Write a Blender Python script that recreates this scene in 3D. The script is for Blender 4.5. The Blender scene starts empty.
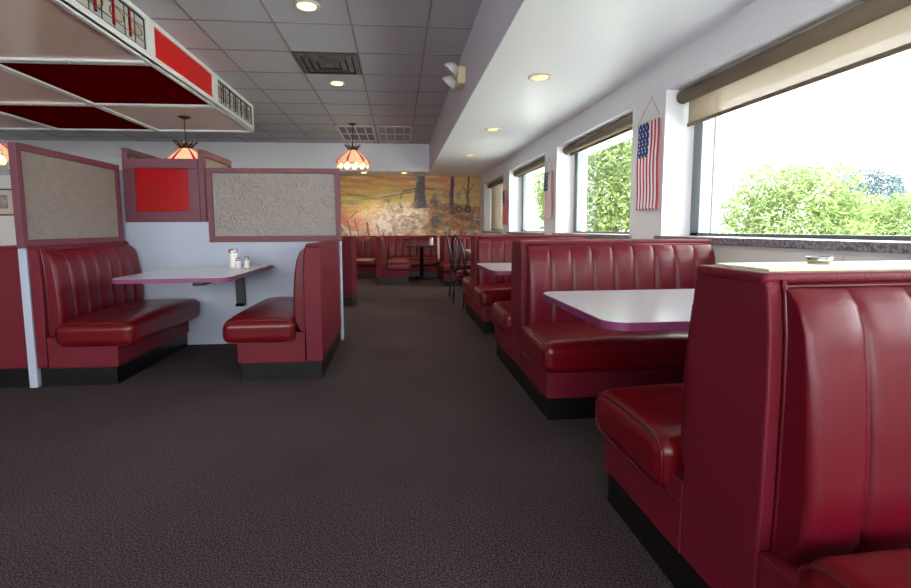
import bpy, bmesh, math, random
from mathutils import Vector, Matrix, noise
random.seed(7)
S = bpy.context.scene
C = S.collection
PI = math.pi
# ------------------------------------------------------------------ camera
cam_d = bpy.data.cameras.new('camera'); cam = bpy.data.objects.new('camera', cam_d); C.objects.link(cam)
EYE = 1.05
pt, yw, rl = .0934, .0856, -.0062
F = Vector((math.sin(yw)*math.cos(pt), math.cos(yw)*math.cos(pt), -math.sin(pt)))
R0 = Vector((math.cos(yw), -math.sin(yw), 0)); U0 = R0.cross(F)
RR = R0*math.cos(rl)+U0*math.sin(rl); UU = -R0*math.sin(rl)+U0*math.cos(rl)
cam.matrix_world = Matrix(((RR.x, UU.x, -F.x, 0), (RR.y, UU.y, -F.y, 0), (RR.z, UU.z, -F.z, EYE), (0, 0, 0, 1)))
cam_d.sensor_width = 36; cam_d.lens = 468.6/911*36
cam_d.shift_x = 17/911; cam_d.shift_y = -21.8/911
cam_d.clip_start = .02; cam_d.clip_end = 300
S.camera = cam
# ------------------------------------------------------------------ view, world, sun
S.view_settings.view_transform = 'Standard'; S.view_settings.look = 'None'
S.view_settings.gamma = 1; S.view_settings.use_curve_mapping = False
S.view_settings.exposure = 0.85
w = bpy.data.worlds.new('world'); S.world = w; w.use_nodes = True
bg = w.node_tree.nodes['Background']; bg.inputs[0].default_value = (.93, .97, 1, 1); bg.inputs[1].default_value = 5.5
sd = bpy.data.lights.new('sun', 'SUN'); sd.energy = 12; sd.angle = .05; sd.color = (1, .97, .93)
sun = bpy.data.objects.new('sun', sd); C.objects.link(sun); sun.rotation_euler = (math.radians(38), 0, math.radians(-60))
# ------------------------------------------------------------------ helpers
def lin(c):
    return tuple(((x/255)/12.92 if x/255 <= .04045 else ((x/255+.055)/1.055)**2.4) for x in c)+(1,)
M = {}
def mat(name, rgb, rough=.6, metal=0, spec=.5, noise_s=0, noise_a=0, bump=0, bump_s=200, emis=None, es=1, coat=0, trans=0, raw=None):
    m = bpy.data.materials.new(name); m.use_nodes = True; nt = m.node_tree; N = nt.nodes; L = nt.links
    b = N['Principled BSDF']; col = raw or lin(rgb)
    b.inputs['Base Color'].default_value = col; b.inputs['Roughness'].default_value = rough
    b.inputs['Metallic'].default_value = metal; b.inputs['Specular IOR Level'].default_value = spec
    b.inputs['Coat Weight'].default_value = coat; b.inputs['Transmission Weight'].default_value = trans
    tc = N.new('ShaderNodeTexCoord')
    if noise_a:
        nz = N.new('ShaderNodeTexNoise'); nz.inputs['Scale'].default_value = noise_s; nz.inputs['Detail'].default_value = 4
        L.new(tc.outputs['Object'], nz.inputs['Vector'])
        cr = N.new('ShaderNodeMapRange'); cr.inputs[1].default_value = .3; cr.inputs[2].default_value = .7
        cr.inputs[3].default_value = 1-noise_a; cr.inputs[4].default_value = 1+noise_a
        L.new(nz.outputs['Fac'], cr.inputs[0])
        mx = N.new('ShaderNodeVectorMath'); mx.operation = 'SCALE'; mx.inputs[0].default_value = col[:3]
        L.new(cr.outputs[0], mx.inputs['Scale']); L.new(mx.outputs[0], b.inputs['Base Color'])
    if bump:
        n2 = N.new('ShaderNodeTexNoise'); n2.inputs['Scale'].default_value = bump_s; n2.inputs['Detail'].default_value = 3
        L.new(tc.outputs['Object'], n2.inputs['Vector'])
        bp = N.new('ShaderNodeBump'); bp.inputs['Strength'].default_value = bump; bp.inputs['Distance'].default_value = .01
        L.new(n2.outputs['Fac'], bp.inputs['Height']); L.new(bp.outputs[0], b.inputs['Normal'])
    if emis:
        b.inputs['Emission Color'].default_value = lin(emis); b.inputs['Emission Strength'].default_value = es
    M[name] = m; return m
mat('vinyl', (98, 8, 26), .35, spec=.36, noise_s=3, noise_a=.10, bump=.05, bump_s=50)
mat('vinyl_seat', (98, 5, 16), .28, spec=.42, noise_s=4, noise_a=.10, bump=.06, bump_s=22)
mat('vinyl_panel', (103, 19, 35), .46, spec=.26, noise_s=5, noise_a=.08, bump=.25, bump_s=260)
mat('piping', (90, 10, 24), .3)
mat('plinth', (11, 11, 12), .35, noise_s=14, noise_a=.5, bump=.2, bump_s=40)
mat('cap_cream', (226, 220, 176), .35, noise_s=20, noise_a=.05)
mat('laminate', (196, 198, 200), .16, spec=.55, noise_s=300, noise_a=.05)
mat('edge_mauve', (124, 52, 96), .35)
mat('mauve_frame', (106, 50, 64), .5, noise_s=40, noise_a=.08)
mat('wall_blue', (174, 181, 196), .6, bump=.08, bump_s=300)
mat('wall_white', (238, 239, 242), .6, bump=.05, bump_s=200)
mat('soffit_paint', (240, 241, 244), .42, spec=.5)
mat('soffit_face', (216, 211, 220), .5)
mat('cream_panel', (250, 246, 234), .5)
mat('wall_header_paint', (240, 239, 244), .5)
mat('black_metal', (14, 14, 15), .35, spec=.5)
mat('chrome', (200, 200, 200), .15, metal=1)
mat('white_paint', (240, 241, 240), .35)
mat('white_plastic', (225, 222, 214), .4)
mat('cream_plastic', (228, 206, 170), .45)
mat('alu', (128, 134, 138), .4, metal=.6)
mat('grid', (150, 142, 142), .6)
mat('sugar', (235, 232, 225), .3)
mat('red_acrylic', (164, 6, 10), .10, spec=.3)
mat('red_fascia', (226, 20, 18), .35, spec=.3)
mat('dark_red_mirror', (112, 2, 8), .3, spec=0)
mat('bronze_mirror', (244, 208, 192), .14)
mat('lead', (46, 38, 34), .45)
mat('brass', (96, 70, 44), .35, metal=.9)
mat('red_glass', (190, 16, 22), .2, emis=(200, 20, 20), es=.35)
mat('amber_glass', (240, 200, 150), .25, emis=(255, 208, 165), es=.35)
mat('amber_glass_dim', (226, 186, 130), .25, emis=(255, 200, 150), es=.2)
mat('bulb', (255, 240, 210), .3, emis=(255, 214, 150), es=9)
mat('lamp_lens', (255, 236, 200), .3, emis=(255, 214, 150), es=2.2)
mat('lamp_lens_dim', (250, 226, 190), .3, emis=(255, 190, 100), es=.8)
mat('speaker_white', (196, 194, 192), .6)
mat('vent_dark', (118, 110, 110), .5, noise_s=9, noise_a=.4)
mat('vent_black', (30, 28, 28), .7)
mat('bark', (92, 78, 62), .9, noise_s=8, noise_a=.3)
mat('ground_out', (214, 216, 204), .9, noise_s=2, noise_a=.15)
mat('picture_frame', (104, 80, 60), .4)
mat('picture_mat', (224, 216, 204), .6)
mat('picture_print', (172, 160, 150), .6, noise_s=14, noise_a=.4)
mat('flag_thread', (196, 70, 80), .7)
mat('blind', (122, 108, 90), .85, noise_s=260, noise_a=.10)
mat('hull_dark', (40, 30, 30), .6)

def nodes_of(m): return m.node_tree.nodes, m.node_tree.links
# carpet: dark grey brown loop pile with fine flecks
m = mat('carpet', (66, 56, 56), .95, spec=.15); N, L = nodes_of(m); b = N['Principled BSDF']
tc = N.new('ShaderNodeTexCoord')
n1 = N.new('ShaderNodeTexNoise'); n1.inputs['Scale'].default_value = 170; n1.inputs['Detail'].default_value = 2
n2 = N.new('ShaderNodeTexVoronoi'); n2.inputs['Scale'].default_value = 130
n3 = N.new('ShaderNodeTexNoise'); n3.inputs['Scale'].default_value = 1.1; n3.inputs['Detail'].default_value = 5
for n in (n1, n2, n3): L.new(tc.outputs['Object'], n.inputs['Vector'])
r1 = N.new('ShaderNodeValToRGB'); r1.color_ramp.elements[0].position = .36; r1.color_ramp.elements[0].color = lin((30, 23, 25))
r1.color_ramp.elements[1].position = .66; r1.color_ramp.elements[1].color = lin((98, 83, 85)); L.new(n1.outputs['Fac'], r1.inputs[0])
r2 = N.new('ShaderNodeMapRange'); r2.inputs[1].default_value = .3; r2.inputs[2].default_value = .7; r2.inputs[3].default_value = .84; r2.inputs[4].default_value = 1.16
L.new(n3.outputs['Fac'], r2.inputs[0])
vm = N.new('ShaderNodeVectorMath'); vm.operation = 'SCALE'; L.new(r1.outputs[0], vm.inputs[0]); L.new(r2.outputs[0], vm.inputs['Scale'])
L.new(vm.outputs[0], b.inputs['Base Color'])
bp = N.new('ShaderNodeBump'); bp.inputs['Strength'].default_value = .5; bp.inputs['Distance'].default_value = .004
L.new(n2.outputs['Distance'], bp.inputs['Height']); L.new(bp.outputs[0], b.inputs['Normal'])
# granite sill
m = mat('granite', (120, 112, 112), .4); N, L = nodes_of(m); b = N['Principled BSDF']
tc = N.new('ShaderNodeTexCoord'); n1 = N.new('ShaderNodeTexNoise'); n1.inputs['Scale'].default_value = 60; n1.inputs['Detail'].default_value = 6
L.new(tc.outputs['Object'], n1.inputs['Vector']); r1 = N.new('ShaderNodeValToRGB')
r1.color_ramp.elements[0].position = .38; r1.color_ramp.elements[0].color = lin((100, 90, 94)); r1.color_ramp.elements[1].position = .62; r1.color_ramp.elements[1].color = lin((172, 162, 166))
L.new(n1.outputs['Fac'], r1.inputs[0]); L.new(r1.outputs[0], b.inputs['Base Color'])
# ceiling tile
m = mat('ceiling_tile', (202, 201, 208), .8, noise_s=120, noise_a=.06, bump=.2, bump_s=300)
# clear window glass
def glass_mat(name, tint, gl=.08):
    m = bpy.data.materials.new(name); m.use_nodes = True; N, L = nodes_of(m); N.clear()
    o = N.new('ShaderNodeOutputMaterial'); t = N.new('ShaderNodeBsdfTransparent'); t.inputs[0].default_value = tint
    g = N.new('ShaderNodeBsdfGlossy'); g.inputs['Roughness'].default_value = .02
    mx = N.new('ShaderNodeMixShader'); lw = N.new('ShaderNodeLayerWeight'); lw.inputs[0].default_value = .5
    pw = N.new('ShaderNodeMath'); pw.operation = 'POWER'; pw.inputs[1].default_value = 4; L.new(lw.outputs['Facing'], pw.inputs[0])
    fr = N.new('ShaderNodeMath'); fr.operation = 'MULTIPLY_ADD'; fr.inputs[1].default_value = .35; fr.inputs[2].default_value = .03; L.new(pw.outputs[0], fr.inputs[0])
    L.new(fr.outputs[0], mx.inputs[0]); L.new(t.outputs[0], mx.inputs[1]); L.new(g.outputs[0], mx.inputs[2]); L.new(mx.outputs[0], o.inputs[0])
    M[name] = m
glass_mat('glass', (.97, .99, .98, 1)); glass_mat('shaker_glass', (.9, .9, .9, 1))
# obscure pattern glass: translucent with pebbled relief
def obscure(name, col, tcol, mixf=.5):
    m = bpy.data.materials.new(name); m.use_nodes = True; N, L = nodes_of(m); N.clear()
    o = N.new('ShaderNodeOutputMaterial'); p = N.new('ShaderNodeBsdfPrincipled'); p.inputs['Roughness'].default_value = .22
    tr = N.new('ShaderNodeBsdfTranslucent'); tr.inputs[0].default_value = lin(tcol)
    tc = N.new('ShaderNodeTexCoord'); v = N.new('ShaderNodeTexVoronoi'); v.inputs['Scale'].default_value = 55; v.feature = 'SMOOTH_F1'
    L.new(tc.outputs['Object'], v.inputs['Vector'])
    n = N.new('ShaderNodeTexNoise'); n.inputs['Scale'].default_value = 18; L.new(tc.outputs['Object'], n.inputs['Vector'])
    ad = N.new('ShaderNodeMath'); L.new(v.outputs['Distance'], ad.inputs[0]); L.new(n.outputs['Fac'], ad.inputs[1])
    r = N.new('ShaderNodeValToRGB'); r.color_ramp.elements[0].position = .45; r.color_ramp.elements[1].position = 1.0
    r.color_ramp.elements[0].color = lin(tuple(c*.9 for c in col)); r.color_ramp.elements[1].color = lin(tuple(min(255, c*1.06) for c in col))
    L.new(ad.outputs[0], r.inputs[0]); L.new(r.outputs[0], p.inputs['Base Color'])
    bp = N.new('ShaderNodeBump'); bp.inputs['Strength'].default_value = .6; bp.inputs['Distance'].default_value = .01
    L.new(ad.outputs[0], bp.inputs['Height']); L.new(bp.outputs[0], p.inputs['Normal'])
    mx = N.new('ShaderNodeMixShader'); mx.inputs[0].default_value = mixf
    L.new(p.outputs[0], mx.inputs[1]); L.new(tr.outputs[0], mx.inputs[2]); L.new(mx.outputs[0], o.inputs[0]); M[name] = m
obscure('obscure_glass', (158, 148, 140), (190, 178, 168), .35)
# woven sun shade fabric: partly see-through
m = bpy.data.materials.new('shade_mesh'); m.use_nodes = True; N, L = nodes_of(m); N.clear(); M['shade_mesh'] = m
o = N.new('ShaderNodeOutputMaterial'); d = N.new('ShaderNodeBsdfDiffuse'); d.inputs[0].default_value = lin((196, 184, 168))
tl = N.new('ShaderNodeBsdfTranslucent'); tl.inputs[0].default_value = lin((150, 132, 108)); tp = N.new('ShaderNodeBsdfTransparent')
m1 = N.new('ShaderNodeMixShader'); m1.inputs[0].default_value = .4; m2 = N.new('ShaderNodeMixShader'); m2.inputs[0].default_value = .22
L.new(d.outputs[0], m1.inputs[1]); L.new(tl.outputs[0], m1.inputs[2]); L.new(m1.outputs[0], m2.inputs[1]); L.new(tp.outputs[0], m2.inputs[2]); L.new(m2.outputs[0], o.inputs[0])
# leaves
def leafmat(name, c, ct):
    m = bpy.data.materials.new(name); m.use_nodes = True; N, L = nodes_of(m); N.clear(); M[name] = m
    o = N.new('ShaderNodeOutputMaterial'); d = N.new('ShaderNodeBsdfDiffuse'); t = N.new('ShaderNodeBsdfTranslucent')
    inf = N.new('ShaderNodeTexCoord'); nz = N.new('ShaderNodeTexNoise'); nz.inputs['Scale'].default_value = 3; L.new(inf.outputs['Object'], nz.inputs['Vector'])
    r = N.new('ShaderNodeValToRGB'); r.color_ramp.elements[0].color = lin(tuple(x*.8 for x in c)); r.color_ramp.elements[1].color = lin(tuple(min(255, x*1.2) for x in c))
    r.color_ramp.elements[0].position = .35; r.color_ramp.elements[1].position = .65
    L.new(nz.outputs['Fac'], r.inputs[0]); L.new(r.outputs[0], d.inputs[0]); t.inputs[0].default_value = lin(ct)
    mx = N.new('ShaderNodeMixShader'); mx.inputs[0].default_value = .45; L.new(d.outputs[0], mx.inputs[1]); L.new(t.outputs[0], mx.inputs[2]); L.new(mx.outputs[0], o.inputs[0])
leafmat('leaf_light', (112, 128, 84), (124, 142, 84)); leafmat('leaf_dark', (98, 112, 120), (90, 104, 100))
# vertex painted (mural, flag cloth)
def painted(name, rough):
    m = mat(name, (255, 255, 255), rough); N, L = nodes_of(m); a = N.new('ShaderNodeVertexColor'); a.layer_name = 'paint'
    L.new(a.outputs[0], N['Principled BSDF'].inputs['Base Color'])
painted('mural_paint', .45); painted('flag_cloth', .8)

def obj(name, bm, m, parent=None, smooth=False, loc=None, rotz=0):
    me = bpy.data.meshes.new(name)
    if smooth:
        for f in bm.faces: f.smooth = True
    bm.normal_update(); bm.to_mesh(me); bm.free()
    for k in (m if isinstance(m, (list, tuple)) else [m]): me.materials.append(M[k])
    o = bpy.data.objects.new(name, me); C.objects.link(o)
    if parent: o.parent = parent
    if loc: o.location = loc
    if rotz: o.rotation_euler = (0, 0, rotz)
    return o
def thing(name, label, cat, loc=(0, 0, 0), rotz=0, group=None):
    o = bpy.data.objects.new(name, None); C.objects.link(o); o.empty_display_size = .1
    o.location = loc; o.rotation_euler = (0, 0, rotz); return tag(o, label, cat, group)
def tag(o, label, cat, group=None):
    o['label'] = label; o['category'] = cat
    if group: o['group'] = group
    return o
def struct(o, label=None):
    o['kind'] = 'structure'
    if label: o['label'] = label
    return o
def dup(root, loc, rotz=None, label=None, group=None):
    r = root.copy(); C.objects.link(r); r.location = loc
    if rotz is not None: r.rotation_euler = (0, 0, rotz)
    if label: r['label'] = label
    if group: r['group'] = group
    def rec(a, b):
        for ch in list(a.children):
            c = ch.copy(); C.objects.link(c); c.parent = b; rec(ch, c)
    rec(root, r); return r
def box(bm, x0, x1, y0, y1, z0, z1, bev=0, seg=2, mi=0):
    t = bmesh.new(); bmesh.ops.create_cube(t, size=1)
    for v in t.verts: v.co = Vector(((x0+x1)/2+v.co.x*(x1-x0), (y0+y1)/2+v.co.y*(y1-y0), (z0+z1)/2+v.co.z*(z1-z0)))
    if bev: bmesh.ops.bevel(t, geom=t.edges[:]+t.verts[:], offset=bev, segments=seg, profile=.5, affect='EDGES')
    for f in t.faces: f.material_index = mi
    merge(bm, t)
def merge(bm, t):
    me = bpy.data.meshes.new('tmp'); t.to_mesh(me); t.free(); bm.from_mesh(me); bpy.data.meshes.remove(me)
def BX(*a, **k):
    bm = bmesh.new(); box(bm, *a, **k); return bm
def tube(bm, pts, r, n=8, closed=False, caps=True, mi=0):
    pts = [Vector(p) for p in pts]; rings = []; N_ = len(pts)
    up = None
    for i, p in enumerate(pts):
        a = pts[(i-1) % N_] if (closed or i > 0) else p; c = pts[(i+1) % N_] if (closed or i < N_-1) else p
        t = (c-a).normalized()
        if up is None: up = t.orthogonal().normalized()
        up = (up-t*up.dot(t)).normalized(); s = t.cross(up); rr = r[i] if isinstance(r, (list, tuple)) else r
        rings.append([bm.verts.new(p+up*rr*math.cos(2*PI*k/n)+s*rr*math.sin(2*PI*k/n)) for k in range(n)])
    for i in range(N_ if closed else N_-1):
        A, B = rings[i], rings[(i+1) % N_]
        for k in range(n):
            f = bm.faces.new((A[k], A[(k+1) % n], B[(k+1) % n], B[k])); f.material_index = mi; f.smooth = True
    if caps and not closed:
        bm.faces.new(rings[0][::-1]).material_index = mi; bm.faces.new(rings[-1]).material_index = mi
def lathe(bm, prof, n=24, c=(0, 0, 0), mi=0):
    rings = []
    for r, z in prof:
        rings.append([bm.verts.new((c[0]+max(r, 1e-4)*math.cos(2*PI*k/n), c[1]+max(r, 1e-4)*math.sin(2*PI*k/n), c[2]+z)) for k in range(n)])
    for A, B in zip(rings, rings[1:]):
        for k in range(n):
            f = bm.faces.new((A[k], A[(k+1) % n], B[(k+1) % n], B[k])); f.smooth = True; f.material_index = mi
    bm.faces.new(rings[0][::-1]).material_index = mi; bm.faces.new(rings[-1]).material_index = mi
def prism(bm, poly, a0, a1, axis='x', bev=0):
    """poly of (p,q) extruded; axis x: (y,z) ; axis y: (x,z) ; axis z: (x,y)"""
    t = bmesh.new()
    def P(p, q, a): return (a, p, q) if axis == 'x' else ((p, a, q) if axis == 'y' else (p, q, a))
    A = [t.verts.new(P(p, q, a0)) for p, q in poly]; B = [t.verts.new(P(p, q, a1)) for p, q in poly]
    t.faces.new(A); t.faces.new(B[::-1])
    for i in range(len(poly)):
        j = (i+1) % len(poly); t.faces.new((A[j], A[i], B[i], B[j]))
    bmesh.ops.recalc_face_normals(t, faces=t.faces[:])
    if bev: bmesh.ops.bevel(t, geom=t.edges[:], offset=bev, segments=2, profile=.5, affect='EDGES')
    merge(bm, t)
def rounded(bm, x0, x1, y0, y1, z0, z1, r, crown=0, n=12, wob=0, seed=0):
    """upholstered block: rounded edges and a crowned top"""
    t = bmesh.new(); hx, hy, hz = (x1-x0)/2, (y1-y0)/2, (z1-z0)/2
    def pos(h):
        r_ = min(r, h*.98); e = [r_*k for k in (0, .12, .3, .55, .8, 1)]
        mid = [-h+r_+(2*h-2*r_)*i/n for i in range(1, n)]
        return [-h+q for q in e]+mid+[h-q for q in e[::-1]]
    px, py, pz = pos(hx), pos(hy), pos(hz); cache = {}
    def V(a, b, c):
        k = (round(a, 5), round(b, 5), round(c, 5))
        if k in cache: return cache[k]
        rx, ry, rz = min(r, hx*.98), min(r, hy*.98), min(r, hz*.98); rr = min(rx, ry, rz)
        p = Vector((a, b, c)); i = Vector((max(-hx+rx, min(hx-rx, a)), max(-hy+ry, min(hy-ry, b)), max(-hz+rz, min(hz-rz, c))))
        d = p-i; d = Vector((d.x/rx, d.y/ry, d.z/rz))
        if d.length > 1e-6:
            d.normalize(); p = i+Vector((d.x*rx, d.y*ry, d.z*rz))
        if c > 0:
            s = (1-(a/hx)**4)*(1-(b/hy)**4); p.z += crown*s*(c/hz)
            if wob: p.z += wob*noise.noise(Vector((a*5+seed, b*7, seed)))*s
        cache[k] = t.verts.new(p+Vector(((x0+x1)/2, (y0+y1)/2, (z0+z1)/2))); return cache[k]
    def quad(U_, W_, fn):
        for i in range(len(U_)-1):
            for j in range(len(W_)-1):
                vs = [fn(U_[i], W_[j]), fn(U_[i+1], W_[j]), fn(U_[i+1], W_[j+1]), fn(U_[i], W_[j+1])]
                if len(set(vs)) == 4:
                    try: t.faces.new(vs)
                    except ValueError: pass
    for s in (-1, 1):
        quad(px, py, lambda a, b: V(a, b, s*hz)); quad(px, pz, lambda a, b: V(a, s*hy, b)); quad(py, pz, lambda a, b: V(s*hx, a, b))
    bmesh.ops.recalc_face_normals(t, faces=t.faces[:])
    for f in t.faces: f.smooth = True
    merge(bm, t)
# ------------------------------------------------------------------ room
XW = 2.17; XG = 2.42; ZL = 2.405; ZH = 3.05; XS = .77; YM = 12.4; YH = 11.36; XL = -8.6; YB = -4.0
struct(obj('floor', BX(XL, 2.9, YB, 12.7, -.1, 0), 'carpet'))
struct(obj('floor', BX(2.9, 60, -40, 60, -.25, -.12), 'ground_out'), 'pale ground outside the windows')
# main suspended ceiling
bm = BX(XL, XS, YB, YH, ZH, ZH+.1)
ceil = struct(obj('ceiling', bm, 'ceiling_tile'), 'suspended grey tile ceiling')
# grid bars: x lines through 0.0 offset measured from the photo
TS = .748
gx0 = -.425; gy0 = 4.869
bm = bmesh.new()
k = -11
while True:
    x = gx0+k*TS
    if x > XS-.02: break
    if x > XL: box(bm, x-.009, x+.009, YB, YH, ZH-.006, ZH+.002)
    k += 1
for k in range(-13, 9):
    y = gy0+k*TS
    if YB < y < YH: box(bm, XL, XS, y-.009, y+.009, ZH-.005, ZH+.002)
obj('ceiling_grid', bm, 'grid', ceil)
struct(obj('ceiling', BX(XS+.006, 2.6, YB, YM, ZL, ZL+.1), 'soffit_paint'), 'lower smooth ceiling above the window booths')
struct(obj('ceiling', BX(XL, XS, YH+.08, YM, ZL, ZL+.1), 'soffit_paint'), 'lower ceiling before the mural')
struct(obj('wall_soffit', BX(XS, XS+.006, YB, YM, ZL, ZH+.1), 'soffit_face'), 'grey drop between the two ceiling heights')
struct(obj('wall_header', BX(XL, XS, YH, YH+.08, ZL, ZH+.1), 'wall_header_paint'), 'grey header above the mural alcove')
struct(obj('wall_back', BX(XL, 2.6, YM, YM+.1, 0, ZL+.1), 'wall_white'))
struct(obj('wall_left', BX(XL-.1, XL, YB, YM, 0, ZH+.1), 'wall_white'))
# far left screens of the dining room that close the view beside the mural alcove
struct(obj('wall_alcove', BX(XL, -1.62, YH, YH+.08, 0, ZL), 'wall_blue'))
struct(obj('wall_nook', BX(-8.0, -5.55, 8.0, 8.12, 0, 1.92), 'wall_white'))
# unseen wall behind camera: low wall, posts and wide openings shaped for fill light
bm = BX(XL, 2.6, YB-.1, YB, 0, .8)
box(bm, XL, -5.6, YB-.1, YB, .8, ZH)  # left end closed to cut fill light on the left benches
for x in (-5.6, -1.8, 1.6): box(bm, x, x+.4, YB-.1, YB, .8, ZH)
box(bm, XL, 2.6, YB-.1, YB, 2.7, ZH)
struct(obj('wall_front', bm, 'wall_white'))
# right wall with four windows in view
WIN = [(-3.2, -1.1), (-.6, 1.1), (1.57, 3.72), (4.26, 6.33), (6.87, 9.07), (9.6, 11.75)]
ZS = .965; ZT = 2.148
bm = BX(XW, 2.9, YB, YM, -.1, ZS-.03); box(bm, XW, 2.9, YB, YM, ZT, ZL+.1)
ys = [YB]+[q for w_ in WIN for q in w_]+[YM]
for i in range(0, len(ys), 2): box(bm, XW, 2.6, ys[i], ys[i+1], ZS-.03, ZT)
struct(obj('wall_right', bm, 'wall_white'))
# wainscot panels under the sill
bm = bmesh.new(); y = YB
while y < YM-.05:
    box(bm, XW-.008, XW, y+.004, min(y+1.218, YM), .02, ZS-.06); y += 1.22
struct(obj('trim_wainscot', bm, 'cream_panel'), 'cream wainscot panels under the window sills')
for i, (a, b_) in enumerate(WIN):
    wn = thing('window_%d' % (i+1), '', ''); del wn['label']; del wn['category']; wn['kind'] = 'structure'
    fr = bmesh.new(); x0, x1 = XG, XG+.06
    box(fr, x0, x1, a, a+.05, ZS, ZT); box(fr, x0, x1, b_-.11, b_, ZS, ZT)
    box(fr, x0, x1, a, b_, ZT-.05, ZT); box(fr, x0, x1, a, b_, ZS, ZS+.035)
    obj('window_frame', fr, 'alu', wn)
    mu = BX(x0+.015, x1-.01, b_-.25, b_-.22, ZS+.03, ZT-.05); obj('mullion', mu, 'white_paint', wn)
    obj('window_pane', BX(x0+.03, x0+.036, a+.04, b_-.04, ZS+.03, ZT-.04), 'glass', wn)
    struct(obj('window_sill_%d' % (i+1), BX(XW-.035, 2.6, a-.05, b_+.05, ZS-.035, ZS+.012, bev=.004), 'granite'))
# ------------------------------------------------------------------ roller shades
def shade(a, b_, drop, label):
    t = thing('roller_shade', label, 'window blind', (2.30, (a+b_)/2, ZT-.06), 0, 'roller shades in the window reveals')
    h = (b_-a)/2-.015
    bm = bmesh.new(); tube(bm, [(0, -h, 0), (0, h, 0)], .052, 20); obj('roller', bm, 'blind', t)
    bm = bmesh.new(); n = 24
    V = [[bm.verts.new((.045+.004*math.sin(i*1.3)*(j/4), -h+.02+(2*h-.04)*i/n, -.01-drop*j/4)) for j in range(5)] for i in range(n+1)]
    for i in range(n):
        for j in range(4): bm.faces.new((V[i][j], V[i+1][j], V[i+1][j+1], V[i][j+1]))
    o = obj('shade_cloth', bm, 'shade_mesh', t); sm = o.modifiers.new('s', 'SOLIDIFY'); sm.thickness = .0012
    obj('hem_bar', BX(.035, .055, -h+.015, h-.015, -drop-.035, -drop-.008, bev=.004), 'blind', t)
    for s in (-1, 1):
        obj('bracket', BX(-.03, .03, s*h-.004*s if s < 0 else h, (s*h-.012) if s < 0 else h+.012, -.03, .06), 'white_plastic', t)
shade(*WIN[2], .20, 'tan roller shade hanging a hand deep across the largest nearest window')
shade(*WIN[3], .035, 'tan roller shade rolled up in the window with green leaves behind the second booth')
shade(*WIN[4], .03, 'tan roller shade rolled up in the narrow-looking window between the two far flags')
shade(*WIN[5], 1.05, 'tan roller shade drawn fully down in the farthest window by the mural')
# ------------------------------------------------------------------ flags
def flag(y, W, H, ztop, label, fa=.010, seed=0):
    t = thing('flag', label, 'flag', (XW-.02, y, ztop), 0, 'small flags hung between the windows')
    bm = bmesh.new(); cl = bm.loops.layers.float_color.new('paint'); nx, nz = 143, 150
    # stripes run down the cloth, canton top on the far side
    RED, WH, BL = lin((206, 50, 66)), lin((240, 236, 236)), lin((44, 60, 118))
    def P(i, j):
        u = i/nx; v = j/nz; wv = fa*math.sin(u*13*PI+seed)*(.3+.7*v)+.004*math.sin(v*9+seed)
        return (-.012+wv, W/2-u*W+.004*math.sin(v*6), -v*H*(1+.012*math.sin(u*13*PI*1.0)*v))
    V = [[bm.verts.new(P(i, j)) for j in range(nz+1)] for i in range(nx+1)]
    for i in range(nx):
        for j in range(nz):
            f = bm.faces.new((V[i][j], V[i][j+1], V[i+1][j+1], V[i+1][j])); f.smooth = True
            u = (i+.5)/nx; v = (j+.5)/nz; st = int(u*13); c = RED if st % 2 == 0 else WH
            if u < 7/13 and v < .40:
                a = u/(7/13)*7; q = v/.40*9; c = BL
                ia, iq = round(a-.5), round(q-.5)
                if (ia+iq) % 2 == 0 and abs(a-.5-ia) < .26 and abs(q-.5-iq) < .28 and 0 <= ia < 7 and 0 <= iq < 9: c = WH
            for lp in f.loops: lp[cl] = c
    o = obj('flag_cloth', bm, 'flag_cloth', t); sm = o.modifiers.new('s', 'SOLIDIFY'); sm.thickness = .001
    bm = bmesh.new(); tube(bm, [(-.012, -W/2-.012, 0), (-.012, W/2+.012, 0)], .005, 8); obj('flag_rod', bm, 'white_plastic', t)
    bm = bmesh.new(); tube(bm, [(-.012, -W/2-.008, 0), (.012, 0, .20), (-.012, W/2+.008, 0)], .0018, 6); obj('hanging_cord', bm, 'flag_thread', t)
    bm = bmesh.new(); lathe(bm, [(.004, 0), (.006, .004), (.002, .012)], 8, (.013, 0, .195)); obj('nail', bm, 'chrome', t)
flag(3.92, .34, .74, 1.945, 'striped flag with starred canton hanging nearest, between the two largest windows')
flag(6.60, .36, .66, 1.84, 'striped flag hanging second from the camera, facing the third window pier', seed=2, fa=.003)
flag(9.33, .38, .68, 1.80, 'striped flag hanging farthest, beside the drawn-down shade', seed=4, fa=.003)
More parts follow.
